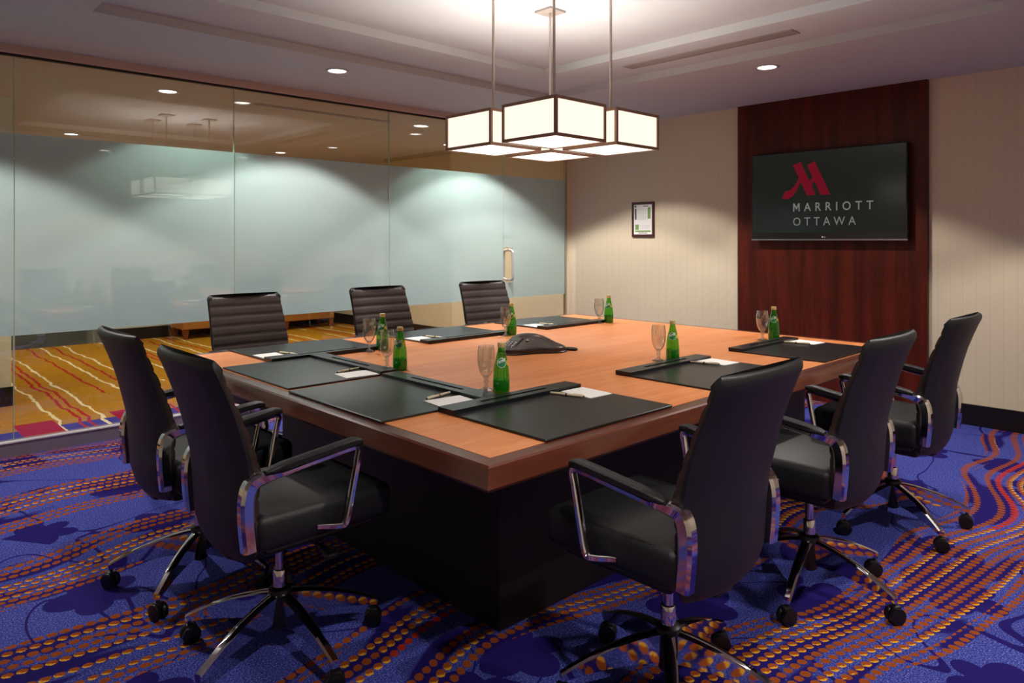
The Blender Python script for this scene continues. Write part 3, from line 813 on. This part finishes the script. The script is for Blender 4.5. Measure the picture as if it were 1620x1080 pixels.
GT = [((2.102, 3.323), 0), ((1.893, 2.838), 1), ((3.075, 3.285), 2), ((1.902, 2.146), 3), ((4.03, 3.315), 4), ((2.985, 2.075), 5), ((4.06, 2.075), 6)]
bt0 = make_bottle(); gl0 = make_goblet()
yawview = YAW
for i, (p, w) in enumerate(BT):
    o = bt0 if i == 0 else copy_tree(bt0)
    zt = TZ + (0.0201 if i == 5 and False else 0.0)
    o.location = (p[0], p[1], zt); o.rotation_euler = (0, 0, math.atan2(p[1], p[0]) - PI / 2 + random.uniform(-0.25, 0.25) - 0.1)
    tag(o, 'small green glass bottle of sparkling water ' + w, 'bottle', 'green bottles on the table')
for i, (p, k) in enumerate(GT):
    o = gl0 if i == 0 else copy_tree(gl0)
    o.location = (p[0], p[1], TZ); tag(o, 'empty stemmed water glass beside the bottle ' + BT[k][1], 'glass', 'stemmed glasses on the table')

# conference phone
PH = empty('conference_phone', (2.755, 2.765, TZ), math.radians(186)); PH.scale = (1.18, 1.18, 1.2); tag(PH, 'dark brown three-lobed conference phone in the middle of the table', 'phone')
def phone_ring(scale, z, lob, n=72):
    out = []
    for i in range(n):
        a = 2 * PI * i / n; c3 = (0.5 + 0.5 * math.cos(3 * a))
        rad = scale * (0.112 + lob * 1.25 * c3 ** 1.2); out.append((rad * math.cos(a), rad * math.sin(a), z))
    return out
MB().loft([phone_ring(0.97, 0.0, 0.05), phone_ring(1.0, 0.006, 0.052), phone_ring(1.0, 0.018, 0.052), phone_ring(0.95, 0.026, 0.05), phone_ring(0.82, 0.040, 0.036), phone_ring(0.70, 0.056, 0.020), phone_ring(0.58, 0.066, 0.010), phone_ring(0.40, 0.073, 0.004), phone_ring(0.2, 0.076, 0.0), phone_ring(0.02, 0.077, 0.0)]).build('body', 'phone', PH, smooth=60)
MB().loft([phone_ring(1.0, 0.0, 0.054), phone_ring(1.015, 0.004, 0.054), phone_ring(0.99, 0.008, 0.053)]).build('rubber_skirt', 'plastic', PH)
kp = empty('x'); bpy.data.objects.remove(kp)
tilt = -0.42
face = MB().bbox(-0.046, 0.046, -0.034, 0.034, -0.006, 0.004, 0.003, 1).build('keypad_plate', 'plastic', PH); face.location = (0.112, 0, 0.043); face.rotation_euler = (0, -tilt * -0.62, 0)
face.rotation_euler = (0, 0.50, 0)
for iy in range(3):
    for ix in range(4):
        kb = MB().bbox(-0.0055, 0.0055, -0.0065, 0.0065, 0.003, 0.0065, 0.0015, 1).build('key', 'grey_key', face); kb.location = (-0.004 + ix * 0.0135, -0.02 + iy * 0.02, 0)
MB().bbox(-0.040, -0.016, -0.026, 0.026, 0.003, 0.0052, 0.001, 1).build('display', 'print_dark', face)
MB().lathe([(0.0055, 0.0), (0.0055, 0.003), (0.002, 0.0045)], 14).build('status_light', 'label_white', PH).location = (0.068, 0.052, 0.056)
cb = MB().tube(smooth_path([(-0.075, 0.085, 0.008), (-0.11, 0.13, 0.006), (-0.125, 0.175, 0.006), (-0.15, 0.165, 0.006), (-0.14, 0.125, 0.006), (-0.10, 0.09, 0.007)], 6), 0.0055, 8).build('cable', 'plastic', PH)

# ================================================================== SCREEN AND NOTICE
def up(x, y, u):
    """the point of a photographed pixel on the plane X = u of the feature wall (used once, for the traced logo)"""
    k = (x - CXP) / FPX; du = math.cos(YAW) + math.sin(YAW) * k; dv = math.sin(YAW) - math.cos(YAW) * k; t = u / du
    return dv * t, CAMH - (y - HYP) / FPX * t
TVU = 5.885
tvv1, tvz1 = up(1189, 243, TVU); tvv0, tvz0 = up(1436, 378.5, TVU)
tvz1 = 2.09; tvz0 = 1.345
tvm = (tvv0 + tvv1) / 2
tv = empty('wall_screen', (TVU, tvm, tvz0)); tag(tv, 'flat black television with red logo mounted on the dark panel', 'television')
W = (tvv1 - tvv0) / 2; Hh = tvz1 - tvz0
MB().bbox(0.0, 0.045, -W, W, 0, Hh, 0.006, 1).build('casing', 'black', tv)
MB().bbox(0.04, 0.073, -0.28, 0.28, 0.2, Hh - 0.16, 0.004, 1).build('wall_mount', 'black', tv)
sb = 0.058
B(-0.0015, 0.0, -W + 0.012, W - 0.012, sb, Hh - 0.012).build('screen', 'screen', tv, smooth=0)
MB().bbox(-0.004, 0.03, -W, W, -0.006, 0.006, 0.002, 1).build('chrome_strip', 'steel', tv)
def zoomp(px, py): return up(1170 + px / 5.4, 200 + py / 5.4, TVU)
def screen_poly(polys, name, mat, parent, u0=-0.0026):
    m = MB()
    for poly in polys:
        pts = [zoomp(*q) for q in poly]
        vs = [Vector((u0, a - tvm, b_ - tvz0)) for a, b_ in pts]
        m.add([v[:] for v in vs], tessellate_polygon([vs]))
    return m.build(name, mat, parent, smooth=0)
screen_poly([[(457, 333), (523, 303), (652, 583), (578, 590), (524, 474), (497, 528), (474, 572), (446, 604), (418, 618), (390, 620), (362, 611), (392, 551), (418, 550), (440, 540), (466, 514), (490, 476), (508, 438)],
             [(577, 330), (643, 297), (776, 580), (693, 583), (640, 466), (618, 508), (600, 470), (622, 428)]], 'logo_emblem', 'screen_red', tv)
def screen_text(body, px0, px1, ybase, ytop, name, mat, spacing, weight=0.0):
    vs, fs = text_mesh(body, 1.0, spacing, weight)
    x0 = min(v.x for v in vs); x1 = max(v.x for v in vs); y0 = min(v.y for v in vs); y1 = max(v.y for v in vs)
    a0, zb = zoomp(px0, ybase); a1, _ = zoomp(px1, ybase); _, zt = zoomp(px0, ytop)
    out = [(-0.0026, a0 + (v.x - x0) / (x1 - x0) * (a1 - a0) - tvm, zb + (v.y - y0) / (y1 - y0) * (zt - zb) - tvz0) for v in vs]
    root = {}                       # one part per letter: group the faces that share vertices
    def find(i):
        while root.get(i, i) != i: i = root[i]
        return i
    for f in fs:
        for q in f[1:]: root[find(q)] = find(f[0])
    groups = {}
    for f in fs: groups.setdefault(find(f[0]), []).append(f)
    first = min(groups, key=lambda k: max(-out[i][1] for f in groups[k] for i in f))
    for k_, g in groups.items():
        if body[0] == 'M' and k_ == first:      # a bold M drawn stroke by stroke
            ys = [out[i][1] for f in g for i in f]; zs_ = [out[i][2] for f in g for i in f]; l, r_ = max(ys), min(ys); b0, t0 = min(zs_), max(zs_)
            vs_ = [Vector((-0.0026, l + (r_ - l) * a, b0 + (t0 - b0) * c_)) for a, c_ in ((0, 0), (0, 1), (.21, 1), (.5, .52), (.79, 1), (1, 1), (1, 0), (.81, 0), (.81, .66), (.5, .18), (.19, .66), (.19, 0))]
            MB().add([v[:] for v in vs_], tessellate_polygon([vs_])).build(name, mat, tv, smooth=0); continue
        ids = sorted({i for f in g for i in f}); mp = {i: k for k, i in enumerate(ids)}
        MB().add([out[i] for i in ids], [tuple(mp[i] for i in f) for f in g]).build(name, mat, tv, smooth=0)
screen_text('MARRIOTT', 459, 1143, 728, 656, 'logo_letter', 'screen_grey', 1.75, 0.01)
screen_text('OTTAWA', 459, 995, 848, 778, 'city_letter', 'screen_grey', 1.6, 0.0)
screen_text('LG', 719, 735, 949, 938, 'maker_letter', 'screen_white', 1.0)
pts = [(708 + 6 * math.cos(2 * PI * i / 14), 943 + 6 * math.sin(2 * PI * i / 14)) for i in range(14)]
screen_poly([pts], 'maker_emblem', 'screen_white', tv)

NV0, NV1, NZ0, NZ1 = 4.215, 4.487, 1.375, 1.73
nt_ = empty('framed_notice', (UW, (NV0 + NV1) / 2, NZ0)); tag(nt_, 'small brown framed notice with green printed sheet on the beige wall', 'notice')
w, h = (NV1 - NV0) / 2, NZ1 - NZ0
MB().box(-0.014, -0.001, -w, w, 0, h).build('backing_board', 'notice_wood', nt_)
fm = MB(); t = 0.022
for a in ((-w, w, 0, t), (-w, w, h - t, h)): fm.bbox(-0.022, -0.012, a[0], a[1], a[2], a[3], 0.003, 1)
for a in ((-w, -w + t), (w - t, w)): fm.bbox(-0.022, -0.012, a[0], a[1], t, h - t, 0.003, 1)
fm.build('frame', 'notice_wood', nt_)
pw = w - t - 0.003
sh = B(-0.0155, -0.0142, -pw, pw, t + 0.004, h - t - 0.004).build('printed_sheet', 'white_paper', nt_, smooth=0)
ph = h - 2 * t - 0.008; zb = t + 0.004
def pr(x0, x1, z0, z1, mat, nm):   # x from the left of the sheet as seen, 0..1; z from the bottom 0..1
    B(-0.0162, -0.0155, pw - x1 * 2 * pw, pw - x0 * 2 * pw, zb + z0 * ph, zb + z1 * ph).build(nm, mat, sh, smooth=0)
pr(0.05, 0.15, 0.5, 0.86, 'print_dark', 'printed_block'); pr(0.77, 0.93, 0.52, 0.90, 'print_green', 'printed_block'); pr(0.08, 0.28, 0.15, 0.33, 'print_green', 'printed_block')
pr(0.07, 0.93, 0.075, 0.13, 'print_green', 'printed_bar'); pr(0.25, 0.75, 0.03, 0.055, 'print_dark', 'printed_bar'); pr(0.05, 0.14, 0.9, 0.97, 'label_green', 'printed_emblem'); pr(0.52, 0.80, 0.93, 0.955, 'print_dark', 'printed_bar')
for k in range(9): pr(0.2, 0.72, 0.5 + k * 0.042, 0.512 + k * 0.042, 'print_grey', 'printed_line')
for k in range(4): pr(0.33, 0.9, 0.17 + k * 0.04, 0.182 + k * 0.04, 'print_grey', 'printed_line')

# ================================================================== LOBBY BENCH
be = empty('lobby_bench', (4.56, 10.24, 0)); tag(be, 'long low wooden bench in the lobby beyond the glass', 'bench')
MB().bbox(-1.14, 1.14, -0.24, 0.24, 0.13, 0.33, 0.01, 1).build('bench_frame', 'bench', be)
MB().bbox(-1.13, 1.13, -0.24, 0.24, 0.33, 0.45, 0.03, 2).build('cushion', 'bench_cloth', be)
for x in (-1.09, -0.35, 0.35, 1.09):
    for y in (-0.2, 0.2):
        MB().loft([[(x + a * 0.022, y + b_ * 0.022, 0) for a, b_ in ((-1, -1), (1, -1), (1, 1), (-1, 1))], [(x + a * 0.04, y + b_ * 0.03, 0.13) for a, b_ in ((-1, -1), (1, -1), (1, 1), (-1, 1))]]).build('leg', 'bench_leg', be)
